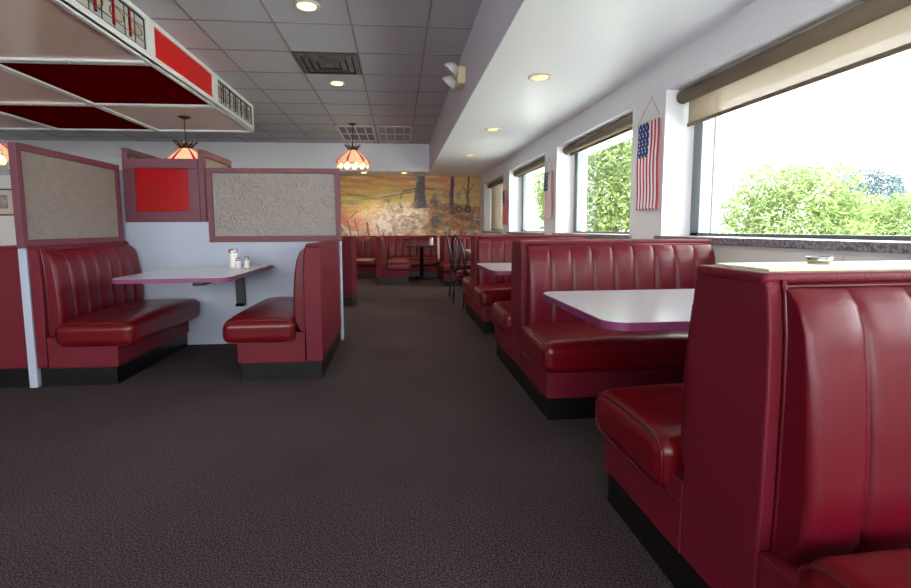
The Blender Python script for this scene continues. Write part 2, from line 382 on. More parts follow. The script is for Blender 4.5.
# ------------------------------------------------------------------ mural
def mural():
    x0, x1, z0, z1 = -3.0, XW, .80, ZL; nx, nz = 430, 150; T = random.Random(3)
    bm = bmesh.new(); cl = bm.loops.layers.float_color.new('paint')
    V = [[bm.verts.new((x0+(x1-x0)*i/nx, YM-.006, z0+(z1-z0)*j/nz)) for j in range(nz+1)] for i in range(nx+1)]
    def mix(a, b, t): t = max(0, min(1, t)); return tuple(a[k]*(1-t)+b[k]*t for k in range(3))
    def nz_(x, z, s, o=0): return noise.fractal(Vector((x*s, z*s*1.6, o)), 1, 2, 4)*.9
    blobs = []   # (x, z, rx, rz, colour) small painted shrubs, rocks and bits of cloth
    pal = [(188, 128, 78), (150, 112, 88), (120, 92, 78), (206, 150, 96), (96, 92, 96), (110, 120, 96), (170, 96, 66), (214, 196, 176), (196, 200, 196)]
    for k in range(210):
        xx = T.uniform(-.5, 2.1); zz = T.uniform(.85, 1.75-.1*(abs(xx-.8)))
        blobs.append((xx, zz, T.uniform(.02, .11), T.uniform(.02, .09), pal[T.randrange(len(pal))]))
    for k in range(70):
        blobs.append((T.uniform(-.7, .45), T.uniform(.9, 1.7), T.uniform(.03, .10), T.uniform(.02, .09), T.choice([(214, 200, 196), (196, 176, 190), (222, 214, 204), (178, 168, 180), (210, 170, 140)])))
    extra = [(.98, 1.20, .16, .17, (84, 88, 94)), (1.13, 1.36, .07, .09, (86, 110, 96)), (1.46, 1.20, .09, .2, (134, 118, 80)), (.96, 1.86, .07, .13, (104, 108, 140)),
             (1.62, 1.9, .08, .1, (110, 134, 116)), (1.85, 1.82, .09, .1, (180, 110, 70)), (-.25, 1.78, .07, .08, (130, 112, 92)), (-1.48, 1.72, .05, .1, (190, 44, 40)),
             (1.3, 1.9, .12, .14, (168, 122, 80)), (1.4, 1.65, .1, .1, (150, 104, 76))]
    blobs = [b_ for b_ in blobs if T.random() < .75]+extra
    def col(x, z):
        wx_, wz_ = nz_(x, z, 4, 11)*.10, nz_(x, z, 4, 23)*.09
        n = nz_(x, z, 1.4); n2 = nz_(x, z, 5, 7); n3 = nz_(x*.5, z*2.2, 3, 3)
        h = (z-z0)/(z1-z0)
        c = mix((214, 182, 84), (226, 150, 74), (h-.62)*3+n*.6)
        c = mix(c, (222, 128, 104), (x-.4)*.9*(h-.55)*2.6)
        c = mix(c, (226, 206, 150), max(0, n3*1.6)*.9)
        c = mix(c, (164, 150, 122), max(0, -n3*1.3-.15)*1.6)
        # misty white lake in the middle and foreground
        d = math.exp(-((x-.05)/.75)**2-((z-1.2)/.42)**2)
        c = mix(c, (232, 226, 220), d*1.5+n2*.3*d)
        # brown desert slope at right
        hz = 1.72-.12*(x-1.2)+.06*n
        if x > .55 and z < hz: c = mix(c, mix((206, 138, 82), (150, 104, 84), .5+n2*1.2), min(1, (x-.55)*3)*.9)
        rd = abs(z-(1.75-.48*(x-.9)+.05*math.sin(x*7)))
        if x > .85 and rd < .07: c = mix(c, (112, 84, 76), .8-rd*6)
        if x > 1.5 and z > hz: c = mix(c, (200, 178, 100), .6)
        # left slope and pale snow line
        if x < -.9:
            e = 1.15-1.0*(x+1.4)
            if z < e: c = mix(c, (216, 206, 184), .9)
            if z < e-.12-.1*n: c = mix((176, 130, 78), (150, 108, 70), n2+.5)
        if z < 1.0: c = mix(c, (216, 204, 188), .45-n2)
        for bx, bz, rx, rz, bc in blobs:
            q = ((x+wx_-bx)/rx)**2+((z+wz_-bz)/rz)**2+n2*.8
            if q < 1.3: c = mix(c, bc, min(.8, (1.3-q)*1.1)*(.7+.5*n2))
        # tree trunks
        def trunk(tx, zb, wb, wt, cc):
            nonlocal c
            if z > zb:
                wd = wt+(wb-wt)*math.exp(-(z-zb)*2.4)
                q = abs(x-tx-.015*math.sin(z*6))/wd
                if q < 1: c = mix(cc, (160, 146, 140), .35*(q > .4 and x < tx)+n2*.5)
        trunk(.60, 1.58, .20, .09, (92, 78, 84)); trunk(1.43, 1.42, .09, .045, (96, 70, 72)); trunk(1.86, 1.55, .035, .02, (98, 76, 62))
        for (ax, az, bx, bz, wd) in ((.56, 2.1, .16, 2.02, .02), (.16, 2.02, .08, 1.85, .015), (.64, 2.12, .96, 2.06, .015), (1.86, 1.95, 1.7, 2.15, .012), (1.86, 1.95, 2.0, 2.2, .012),
                                   (1.86, 1.9, 1.75, 2.0, .01), (-1.2, .8, -1.3, 1.25, .016), (-.75, .8, -.8, 1.2, .03), (-.45, .8, -.55, 1.15, .014), (-1.0, .8, -1.12, 1.3, .012), (-.9, .85, -.78, 1.0, .012), (-1.25, 1.3, -1.05, 1.5, .012), (-.4, 1.86, .5, 2.02, .012), (-1.3, 1.95, -.8, 1.88, .014)):
            ux, uz = bx-ax, bz-az; t_ = max(0, min(1, ((x-ax)*ux+(z-az)*uz)/(ux*ux+uz*uz)))
            if math.hypot(x-ax-t_*ux, z-az-t_*uz) < wd: c = mix(c, (92, 72, 64), .7)
        # dark five pointed rock in the foreground and two wagon wheels
        ang = math.atan2(z-1.22, x-.98); rr = math.hypot(z-1.22, x-.98)
        if rr < .10+.05*n2+.02*math.cos(3*ang): c = mix(c, (80, 86, 94), .8)
        n4 = nz_(x, z, 15, 5); c = mix(c, (244, 232, 214) if n4 > 0 else (110, 84, 74), min(.3, abs(n4)*(.4 if z < 1.75 else .15)))
        for wx in (1.62, 1.86):
            rr = math.hypot(x-wx, z-1.55)
            if abs(rr-.07) < .022 or rr < .02: c = mix(c, (52, 44, 46), .8)
        return lin(tuple(max(0, min(255, q*1.08)) for q in c))
    grid = [[col(x0+(x1-x0)*i/nx, z0+(z1-z0)*j/nz) for j in range(nz+1)] for i in range(nx+1)]
    for i in range(nx):
        for j in range(nz):
            f = bm.faces.new((V[i][j], V[i+1][j], V[i+1][j+1], V[i][j+1]))
            for lp, (a, b_) in zip(f.loops, ((i, j), (i+1, j), (i+1, j+1), (i, j+1))): lp[cl] = grid[a][b_]
    o = obj('mural', bm, 'mural_paint'); tag(o, 'wide painted desert landscape mural in orange and yellow on the back wall', 'mural')
    sm = o.modifiers.new('s', 'SOLIDIFY'); sm.thickness = .004; sm.offset = 1
mural()
# ------------------------------------------------------------------ booths
def cushion_back(L_, s, o, nch, seed):
    """channel tufted back: s = side sign, o = offset of the single bench"""
    prof = [(.145, .335), (.180, .345), (.205, .40), (.212, .50), (.206, .62), (.196, .74), (.184, .83), (.165, .885), (.138, .915), (.115, .918)]
    pts = []
    for a, b_ in zip(prof, prof[1:]):
        for k in range(3): pts.append((a[0]+(b_[0]-a[0])*k/3, a[1]+(b_[1]-a[1])*k/3))
    pts.append(prof[-1]); m_ = len(pts); TT = (0, .025, .06, .12, .22, .36, .5, .64, .78, .88, .94, .975); per = len(TT); nx = nch*per; bm = bmesh.new(); x0, x1 = .034, L_-.004
    G = []; XX = [x0+(x1-x0)*(i//per+(TT[i % per]))/nch for i in range(nx)]+[x1]
    for i in range(nx+1):
        t = TT[i % per] if i < nx else 1; ch = (1-abs(2*t-1)**5)**.7 if i % per else 0
        row = []
        for k, (d, z) in enumerate(pts):
            v = k/(m_-1); fade = min(1, v*6)*min(1, (1-v)*1.9)
            pf = .015*ch*fade-.004*(1-ch)*fade
            n_ = noise.noise(Vector((i*.21+seed, v*4, seed)))*.003*ch
            # outward normal of the profile, approximated
            a = pts[max(0, k-1)]; b_ = pts[min(m_-1, k+1)]; tx, tz = b_[0]-a[0], b_[1]-a[1]; l = math.hypot(tx, tz)
            nd, nzz = tz/l, -tx/l
            row.append(bm.verts.new((XX[i], s*(d-o+nd*(pf+n_)), z+nzz*(pf+n_))))
        G.append(row)
    back = [[bm.verts.new((XX[i], s*(.09-o), z_)) for z_ in (pts[0][1], .918)] for i in (0, nx)]
    for i in range(nx):
        for k in range(m_-1): bm.faces.new((G[i][k], G[i+1][k], G[i+1][k+1], G[i][k+1])).smooth = True
    bm.faces.new([r for r in G[0]]+[back[0][1], back[0][0]]); bm.faces.new([r for r in G[-1]]+[back[1][1], back[1][0]])
    bm.faces.new([G[i][0] for i in range(nx+1)]+[back[1][0], back[0][0]]); bm.faces.new([G[i][-1] for i in range(nx+1)]+[back[1][1], back[0][1]])
    bmesh.ops.recalc_face_normals(bm, faces=bm.faces[:]); return bm
def booth(label, loc, rotz, sides, L_=1.38, nch=9, cap='vinyl', group=None, seed=0, cat='booth bench', dep=.64, ov=.045, zs=1.0, off=.02, gap=0):
    t = thing('booth_bench', label, cat, loc, rotz, group)
    dbl = len(sides) == 2; t.scale = (1, 1, zs)
    half = [(.132, .13), (.138, .45), (.138, .70), (.134, .82), (.124, .905), (.116, .935)]
    if dbl: poly = [(-d, z) for d, z in half]+[(d, z) for d, z in half[::-1]]; o = 0; inner = -1
    else:
        s = sides[0]; o = off
        poly = [(s*0.0, .13)]+[(s*(d-o), z) for d, z in half]+[(s*.0, .935)]
    bm = bmesh.new(); prism(bm, poly, 0, .035, 'x', bev=.006); obj('end_panel', bm, 'vinyl_panel', t, smooth=False)
    cx = sum(p[0] for p in poly)/len(poly)
    bm = bmesh.new(); prism(bm, [(cx+(p[0]-cx)*.93, p[1]-.004 if p[1] > .5 else p[1]) for p in poly], .035, L_, 'x'); obj('back_panel', bm, 'vinyl_panel', t)
    # top cap with rolled edges
    ya, yb = (-.118, .118) if dbl else sorted((0, sides[0]*(.118-o)))
    bm = bmesh.new(); rounded(bm, -.006, L_, ya, yb, .925, .951, .012, 0, 6)
    tc_ = obj('top_cap', bm, 'vinyl_panel', t)
    if cap == 'cream':
        obj('cap_board', BX(.03, L_-.002, -.088, .088, .9495, .957, bev=.002), 'cap_cream', t)['label'] = 'cream laminate strip along the top'
    for i, s in enumerate(sides):
        obj('back_cushion', cushion_back(L_, s, o, nch, seed+i*3), 'vinyl', t)
        # piping along the aisle edge of the panel
        bm = bmesh.new(); tube(bm, [(.036, s*(d-o+.004), z) for d, z in [(.132, .14)]+half], .0055, 8)
        tube(bm, [(x, s*(.120-o), .922) for x in (.03, L_*.5, L_-.01)], .006, 8)
        obj('piping', bm, 'piping', t)
        a, b_ = sorted((s*(.14-o), s*(dep-o)))
        obj('seat_base', BX(0, L_, a, b_, .125, .275, bev=.006), 'vinyl_panel', t)
        a, b_ = sorted((s*(.14-o), s*(.225+(gap if s < 0 else 0)-o)))
        obj('seat_ledge', BX(0, L_, a, b_, .272, .338, bev=.005), 'vinyl_panel', t)
        a, b_ = sorted((s*(.198+(gap if s < 0 else 0)-o), s*(dep+ov-o)))
        bm = bmesh.new(); rounded(bm, -.03, L_-.006, a, b_, .265, .432, .052, .030, 14, .010, seed+i)
        sc = obj('seat_cushion', bm, 'vinyl_seat', t)
        # sewn welt around the aisle end
        pts = []; ym, hy, zm, hz = (a+b_)/2, (b_-a)/2, .3485, .0835
        for k in range(36):
            an = 2*PI*k/36; cx_, cz_ = math.cos(an), math.sin(an); e = .42
            y_ = ym+hy*abs(cx_)**e*(1 if cx_ > 0 else -1); z_ = zm+hz*abs(cz_)**e*(1 if cz_ > 0 else -1)
            pts.append((-.019, ym+(y_-ym)*.955, zm+(z_-zm)*.91+(.006*(1-((y_-ym)/hy)**4) if cz_ > 0 else 0)))
        bm = bmesh.new(); tube(bm, pts, .0042, 6, closed=True); obj('seam_piping', bm, 'piping', sc)
    dp = dep-.02; a = -dp if -1 in sides else .02; b_ = dp if 1 in sides else -.02
    if not dbl:
        if sides[0] < 0: a, b_ = -(dp-o), -.01
        else: a, b_ = .01, dp-o
    obj('plinth', BX(.012, L_, a, b_, 0, .13), 'plinth', t)
    return t
XB = .79
GR = 'booths along the window wall'
booth('nearest red booth bench, with a cream strip on top, at the right edge', (XB-.01, 1.045, 0), 0, (-1, 1), cap='cream', group=GR, seed=1, dep=.63, gap=.055, L_=1.36, nch=10)
booth('second red booth bench from the camera, facing the large white table', (XB, 3.09, 0), 0, (-1, 1), group=GR, seed=11, L_=1.29, dep=.69, zs=1.015)
booth('third red booth bench from the camera along the windows, before the cafe chairs', (XB+.035, 5.17, 0), 0, (-1, 1), group=GR, seed=21, L_=1.29, zs=1.015)
booth('fourth red booth bench along the windows, beyond the cafe chairs', (XB+.02, 9.0, 0), 0, (-1, 1), group=GR, seed=31, zs=.96, L_=1.34)
# left booth (benches run away from the camera, against the blue half wall)
GL = 'booth benches against the blue half wall'
booth('dark red bench under the angled glass screen, facing right, left of the wall table', (-2.42, 3.29, 0), PI/2, (-1,), L_=1.085, nch=7, group=GL, seed=41, dep=.585, ov=.12, off=.07)
booth('red bench right of the wall table, its plain back to the aisle', (-.535, 3.27, 0), PI/2, (1,), L_=1.11, nch=7, group=GL, seed=51, dep=.60, ov=.09)
booth('plain red bench back left of the pale divider post, at the left edge', (-2.48, 3.30, 0), PI/2, (1,), L_=1.08, nch=7, group=GL, seed=61, off=-.10, dep=.45)
booth('red bench facing left just beyond the half wall end', (-.63, 6.4, 0), PI/2, (1,), L_=.8, nch=5, seed=71)
# far benches below the mural
GF = 'benches below the mural'
booth('far bench below the left part of the mural, left of the jutting bench', (-1.66, 10.62, 0), 0, (-1,), L_=1.21, nch=8, zs=.94, group=GF, seed=81)
booth('far bench jutting toward the camera with its seat facing right, below the mural', (-.42, 8.85, 0), PI/2, (-1,), L_=1.03, nch=7, zs=.94, group=GF, seed=91)
booth('far bench below the right part of the mural, behind the dark table', (-.42, 10.62, 0), 0, (-1,), L_=1.3, nch=8, zs=.94, group=GF, seed=95)
# ------------------------------------------------------------------ tables
def rrect(x0, x1, y0, y1, r, corners, n=14):
    out = []
    for i, (cx_, cy_, a0) in enumerate(((x1-r, y1-r, 0), (x0+r, y1-r, PI/2), (x0+r, y0+r, PI), (x1-r, y0+r, 1.5*PI))):
        if corners[i]:
            for k in range(n+1): out.append((cx_+r*math.cos(a0+PI/2*k/n), cy_+r*math.sin(a0+PI/2*k/n)))
        else: out.append(((x1, y1), (x0, y1), (x0, y0), (x1, y0))[i])
    return out
def booth_table(label, x0, x1, y0, y1, corners, group=None, z=.71):
    cx_, cy_ = (x0+x1)/2, (y0+y1)/2; t = thing('booth_table', label, 'table', (cx_, cy_, 0), 0, group)
    a = (x0-cx_, x1-cx_, y0-cy_, y1-cy_)
    bm = bmesh.new(); prism(bm, rrect(*a, .09, corners), z-.032, z-.002, 'z'); obj('table_edge', bm, 'edge_mauve', t)['label'] = 'mauve edge band'
    bm = bmesh.new(); prism(bm, rrect(a[0]+.003, a[1]-.003, a[2]+.003, a[3]-.003, .088, corners), z-.003, z, 'z'); obj('tabletop', bm, 'laminate', t)
    return t
GT = 'white tables in the window booths'
for y, lab in ((2.02, 'large white booth table with mauve edge between the two nearest booths'), (4.09, 'white booth table between the second and third booths'), (8.0, None)):
    if lab is None: continue
    t = booth_table(lab, .745, XW-.012, y-.43, y+.41, (0, 1, 1, 0), GT)
    bm = bmesh.new(); box(bm, .55, .625, -.03, .03, .2, .678); box(bm, .0, .6, -.03, .03, .64, .678); obj('wall_bracket', bm, 'black_metal', t)
t = booth_table('grey-white table with mauve edge cantilevered from the blue half wall', -1.92, -1.14, 3.24, 4.395, (0, 0, 1, 1), z=.73)
bm = bmesh.new(); box(bm, .06, .135, .53, .567, .36, .678, bev=.003); box(bm, .06, .135, -.35, .55, .65, .678, bev=.003)
prism(bm, [(.55, .40), (.55, .36), (.50, .36)], .06, .135, 'x')
obj('wall_bracket', bm, 'black_metal', t)['label'] = 'black steel wall bracket'
# freestanding table with two cafe chairs
def round_leg_table(label, x, y, w_, l_, m_top):
    t = thing('pedestal_table', label, 'table', (x, y, 0))
    bm = bmesh.new(); prism(bm, rrect(-w_, w_, -l_, l_, .07, (1, 1, 1, 1)), .678, .71, 'z'); obj('tabletop', bm, m_top, t)
    bm = bmesh.new(); lathe(bm, [(.035, .03), (.035, .66), (.12, .676)], 20); obj('column', bm, 'black_metal', t)
    bm = bmesh.new()
    for k in range(4):
        a = PI/4+k*PI/2; c_, s_ = math.cos(a), math.sin(a)
        tube(bm, [(0, 0, .05), (c_*.15, s_*.15, .04), (c_*.30, s_*.30, .012)], [.03, .025, .012], 8)
    obj('base', bm, 'black_metal', t); return t
round_leg_table('pale rectangular table beside the two black cafe chairs', 1.42, 6.9, .38, .5, 'laminate')
round_leg_table('dark table with a shaker on it below the mural', .475, 9.55, .31, .28, 'hull_dark')
def chair(label, loc, rz):
    t = thing('cafe_chair', label, 'chair', loc, rz, 'black arch-backed cafe chairs')
    # local: faces +x, back at -x
    bm = bmesh.new(); lathe(bm, [(.0, .43), (.17, .432), (.20, .445), (.205, .46), (.19, .478), (.10, .486), (0, .488)], 28); obj('seat', bm, 'vinyl_seat', t)
    bm = bmesh.new(); tube(bm, [(.195*math.cos(2*PI*k/24), .195*math.sin(2*PI*k/24), .43) for k in range(24)], .012, 8, closed=True); obj('seat_ring', bm, 'black_metal', t)
    arch = []
    for k in range(25):
        a = PI*k/24; z_ = .66+.29*math.sin(a) if True else 0; arch.append((-.18-.06*math.sin(a), .19*math.cos(a), z_))
    arch = [(-.16, .17, .43), (-.17, .185, .55)]+arch+[(-.17, -.185, .55), (-.16, -.17, .43)]
    bm = bmesh.new(); tube(bm, arch, .016, 10); obj('back_hoop', bm, 'black_metal', t)
    arch2 = [(-.165, .10*math.cos(PI*k/16), .62+.24*math.sin(PI*k/16)) for k in range(17)]
    bm = bmesh.new(); tube(bm, [(-.16, .09, .44)]+arch2+[(-.16, -.09, .44)], .008, 8)
    for s in (-1, 0, 1): tube(bm, [(-.165, 0, .50), (-.19, s*.06, .70), (-.225, s*.11, .90)], .006, 6)
    obj('back_spindles', bm, 'black_metal', t)
    for sx in (-1, 1):
        for sy in (-1, 1):
            bm = bmesh.new(); tube(bm, [(sx*.15, sy*.14, .44), (sx*.185, sy*.175, .2), (sx*.20, sy*.19, .0)], [.013, .012, .010], 10); obj('leg', bm, 'black_metal', t)
    bm = bmesh.new(); tube(bm, [(.17*math.cos(2*PI*k/20+.1)*1.28, .17*math.sin(2*PI*k/20+.1)*1.2, .22) for k in range(20)], .006, 6, closed=True); obj('stretcher', bm, 'black_metal', t)
chair('black arch-backed cafe chair nearer the camera, behind the third booth', (.985, 6.25, 0), .25)
chair('black arch-backed cafe chair farther away, standing a little into the aisle', (.99, 7.25, 0), -.1)
# ------------------------------------------------------------------ half wall and screens on the left
struct(obj('wall_half', BX(-2.47, -.53, 4.40, 4.50, 0, .935, bev=.003), 'wall_blue'), 'pale blue half wall behind the wall table')
bm = BX(-2.42, -1.70, 4.415, 4.50, .935, 1.12, bev=.002); struct(obj('wall_riser', bm, 'wall_blue'))
bm = BX(-2.475, -2.425, 3.283, 4.40, 0, .935, bev=.003); struct(obj('wall_divider', bm, 'wall_blue'), 'pale blue divider with a narrow end post')
def screen(label, p0, p1, z0, z1, glass='obscure_glass', fw=.045, th=.045, glabel=None):
    """framed screen from p0 to p1 in plan"""
    p0, p1 = Vector(p0), Vector(p1); d = p1-p0; l = d.length; t = thing('framed_screen', label, 'screen', (p0.x, p0.y, 0), math.atan2(d.y, d.x), 'mauve framed screens above the booths')
    obj('top_rail', BX(0, l, -th/2, th/2, z1-fw, z1, bev=.003), 'mauve_frame', t); obj('bottom_rail', BX(0, l, -th/2, th/2, z0, z0+fw, bev=.003), 'mauve_frame', t)
    obj('post', BX(0, fw, -th/2, th/2, z0+fw, z1-fw, bev=.002), 'mauve_frame', t); obj('post', BX(l-fw, l, -th/2, th/2, z0+fw, z1-fw, bev=.002), 'mauve_frame', t)
    b_ = obj('bead', BX(fw-.002, l-fw+.002, -.012, .012, z0+fw-.012+.012, z0+fw+.01), 'mauve_frame', t)
    obj('glass_panel', BX(fw-.005, l-fw+.005, -.005, .005, z0+fw-.005, z1-fw+.005), glass, t)
screen('mauve framed pebbled glass screen above the left bench, running away from the camera', (-2.44, 3.262), (-2.44, 4.385), .937, 1.615)
screen('mauve framed bright red panel screen on the raised half wall', (-2.40, 4.44), (-1.77, 4.44), 1.12, 1.68, 'red_acrylic', .085)
screen('long mauve framed pebbled glass screen above the right part of the half wall', (-1.70, 4.43), (-.525, 4.43), .935, 1.60, 'obscure_glass', .045)
obscure('clear_pebble', (176, 168, 150), (220, 200, 160), .5)
screen('tall mauve framed screen behind the red panel, at its left side', (-2.42, 4.475), (-2.42, 5.3), 1.12, 1.78, 'obscure_glass', .05)
screen('tall mauve framed screen with lighter glass, between red panel and long glass screen', (-1.745, 4.42), (-1.745, 5.15), 1.12, 1.765, 'clear_pebble', .06)
struct(obj('wall_rear_left', BX(-2.47, -2.37, 4.52, 5.32, 0, 1.12), 'wall_blue')); struct(obj('wall_rear_right', BX(-1.79, -1.70, 4.52, 5.17, 0, 1.12), 'wall_blue'))
# ------------------------------------------------------------------ things on the tables
def shaker(label, x, y, z, s, kind):
    t = thing(kind, label, 'shaker', (x, y, z))
    if kind == 'sugar_pourer':
        bm = bmesh.new(); lathe(bm, [(.030*s, 0), (.036*s, .004), (.036*s, .03), (.033*s, .05), (.036*s, .12*s), (.034*s, .128*s)], 24); obj('jar', bm, 'sugar', t)
        bm = bmesh.new(); lathe(bm, [(.038*s, .126*s), (.040*s, .132*s), (.038*s, .150*s), (.028*s, .158*s), (.006, .160*s)], 24); obj('lid', bm, 'chrome', t)
    else:
        bm = bmesh.new(); lathe(bm, [(.020*s, 0), (.022*s, .004), (.019*s, .05*s), (.018*s, .062*s)], 16); obj('jar', bm, 'sugar', t)
        bm = bmesh.new(); lathe(bm, [(.0195*s, .060*s), (.0195*s, .074*s), (.012*s, .086*s), (.002, .088*s)], 16); obj('lid', bm, 'chrome', t)
shaker('white sugar pourer with metal lid on the wall table, taller than the shakers beside it', -1.385, 4.08, .73, 1, 'sugar_pourer')
shaker('small metal-topped shaker nearest the sugar pourer on the wall table', -1.327, 4.02, .73, 1, 'salt_shaker')
shaker('small white shaker right of the others on the wall table', -1.272, 4.07, .73, 1.1, 'pepper_shaker')
shaker('white shaker standing on the dark table far below the mural', .68, 9.55, .71, 1.0, 'sugar_pourer')
# small metal dish on the near booth cap
t = thing('ring_holder', 'small round metal dish on the cream strip of the nearest booth', 'dish', (1.06, 1.095, .957))
bm = bmesh.new(); lathe(bm, [(.020, 0), (.026, .003), (.027, .014), (.0255, .014), (.024, .005), (.001, .003)], 28); obj('bowl', bm, 'chrome', t)
bm = bmesh.new(); tube(bm, [(.027*math.cos(2*PI*k/28), .027*math.sin(2*PI*k/28), .014) for k in range(28)], .0018, 6, closed=True); obj('rim', bm, 'chrome', t)
# ------------------------------------------------------------------ ceiling fittings
def spot(x, y, z, power, label, r=.085, lens='lamp_lens', grp='recessed downlights'):
    t = thing('downlight', label, 'ceiling light', (x, y, z), 0, grp)
    bm = bmesh.new()
    prof = [(r+.034, 0), (r+.032, -.008), (r+.004, -.010), (r, -.004), (r, .0)]
    rings = [[bm.verts.new((a*math.cos(2*PI*k/28), a*math.sin(2*PI*k/28), zz)) for k in range(28)] for a, zz in prof]
    for i in range(len(rings)):
        A, B = rings[i], rings[(i+1) % len(rings)]
        for k in range(28):
            try: bm.faces.new((A[k], A[(k+1) % 28], B[(k+1) % 28], B[k])).smooth = True
            except ValueError: pass
    obj('trim_ring', bm, 'white_plastic', t)
    bm = bmesh.new(); lathe(bm, [(r-.003, -.002), (r-.006, -.010), (r*.7, -.013), (.002, -.015)], 28); obj('lens', bm, lens, t)
    if power:
        l = bpy.data.lights.new('downlight_lamp', 'SPOT'); l.energy = power; l.spot_size = 2.2; l.spot_blend = .6; l.color = (1, .84, .62); l.shadow_soft_size = .06
        lo = bpy.data.objects.new('downlight_lamp', l); C.objects.link(lo); lo.parent = t; lo.location = (0, 0, -.03)
spot(-.786, 4.50, ZH, 22, 'bright recessed downlight at the top edge of the photo, before the stained vent', r=.085)
spot(-.806, 6.76, ZH, 22, 'bright recessed downlight just beyond the stained ceiling vent', r=.085)
spot(1.30, 4.28, ZL, 10, 'recessed downlight nearest the camera in the lower ceiling', r=.075, lens='lamp_lens_dim')
spot(1.32, 6.51, ZL, 8, 'second recessed downlight in the lower ceiling above the windows booths', r=.075, lens='lamp_lens_dim')
spot(1.35, 8.80, ZL, 8, 'third recessed downlight in the lower ceiling, farthest along the window side', r=.075, lens='lamp_lens_dim')
spot(.17, 11.6, ZL, 26, 'downlight right above the tree trunk of the mural', r=.075)
spot(-.80, 11.6, ZL, 26, 'downlight above the yellow sky of the mural, under the stained glass lamp', r=.075)
t = thing('ceiling_speaker', 'round white speaker grille in the tile ceiling left of the stained glass lamp', 'speaker', (-1.545, 9.9, ZH))
bm = bmesh.new(); lathe(bm, [(.15, 0), (.148, -.010), (.135, -.014), (.002, -.012)], 32); obj('grille', bm, 'speaker_white', t)
bm = bmesh.new(); tube(bm, [(.14*math.cos(2*PI*k/32), .14*math.sin(2*PI*k/32), -.012) for k in range(32)], .006, 6, closed=True); obj('rim', bm, 'speaker_white', t)
# stained diffuser
t = thing('ceiling_diffuser', 'dark stained square air diffuser in the tile ceiling between two downlights', 'air vent', (-.80, 5.993, ZH))
for i, q in enumerate((.36, .28, .20, .12)):
    bm = bmesh.new(); z0 = -.014+.004*(i % 2); pp = [(q, z0), (q-.055, z0-.012), (q-.06, z0-.008), (q-.01, z0+.006)]
    def sq(r_, z_): return [bm.verts.new((sx*r_, sy*r_, z_)) for sx, sy in ((1, 1), (-1, 1), (-1, -1), (1, -1))]
    rg = [sq(r_, z_) for r_, z_ in pp]
    for a in range(4):
        A, B = rg[a], rg[(a+1) % 4]
        for k in range(4): bm.faces.new((A[k], A[(k+1) % 4], B[(k+1) % 4], B[k]))
    bmesh.ops.recalc_face_normals(bm, faces=bm.faces[:]); obj('louver', bm, 'vent_dark', t)
obj('back_plate', BX(-.366, .366, -.366, .366, -.004, -.001), 'vent_black', t)
obj('damper', BX(-.05, .05, -.05, .05, -.026, -.012, bev=.004), 'alu', t)
# two return grilles
def grille(x0, x1, y0, y1, label, dark):
    t = thing('return_grille', label, 'air vent', ((x0+x1)/2, (y0+y1)/2, ZH), 0, 'white ceiling grilles'); a, b_ = (x1-x0)/2, (y1-y0)/2
    bm = BX(-a, -a+.05, -b_, b_, -.018, 0); box(bm, a-.05, a, -b_, b_, -.018, 0); box(bm, -a, a, -b_, -b_+.06, -.018, 0); box(bm, -a, a, b_-.06, b_, -.018, 0); box(bm, -a, a, -.02, .02, -.016, 0)
    obj('frame', bm, 'white_plastic', t)
    for k in range(1, 4):
        x = -a+k*2*a/4; obj('divider_bar', BX(x-.012, x+.012, -b_+.05, b_-.05, -.014, 0), 'white_plastic', t)
    bm = bmesh.new()
    for k in range(18):
        y = -b_+.07+k*(2*b_-.14)/18; box(bm, -a+.045, a-.045, y, y+.012, -.010, -.002)
    obj('slats', bm, 'speaker_white' if not dark else 'grid', t)
    obj('back_plate', BX(-a+.04, a-.04, -b_+.05, b_-.05, -.002, -.001), 'vent_black', t)
grille(-1.19, -.44, 9.45, 11.0, 'white framed ceiling grille on the left, directly above the stained glass lamp', True)
grille(-.40, .33, 9.45, 11.0, 'white framed ceiling grille on the right, nearer the lower ceiling', False)
# emergency light on the soffit face
t = thing('emergency_light', 'beige two-headed emergency light on the drop beside the lower ceiling', 'emergency light', (XS, 5.42, 2.725))
obj('battery_box', BX(-.09, 0, -.14, .14, -.09, .10, bev=.018), 'cream_plastic', t)
for s, zz, dr in ((-1, .05, (-.7, .15, -.7)), (1, -.03, (-.65, .3, -.7))):
    bm = bmesh.new(); lathe(bm, [(.012, -.10), (.05, -.085), (.085, -.03), (.092, 0), (.086, .004), (.001, -.012)], 24); h = obj('lamp_head', bm, 'white_plastic', t)
    h.location = (-.175, s*.10, zz); h.rotation_mode = 'QUATERNION'; h.rotation_quaternion = Vector(dr).to_track_quat('Z', 'Y')
    bm = bmesh.new(); lathe(bm, [(.080, -.004), (.04, .001), (.002, .002)], 24); obj('lamp_lens', bm, 'vent_dark', h)
    bm = bmesh.new(); tube(bm, [(-.09, s*.06, zz), (-.15, s*.08, zz+.01)], .02, 10); obj('swivel_arm', bm, 'white_plastic', t)
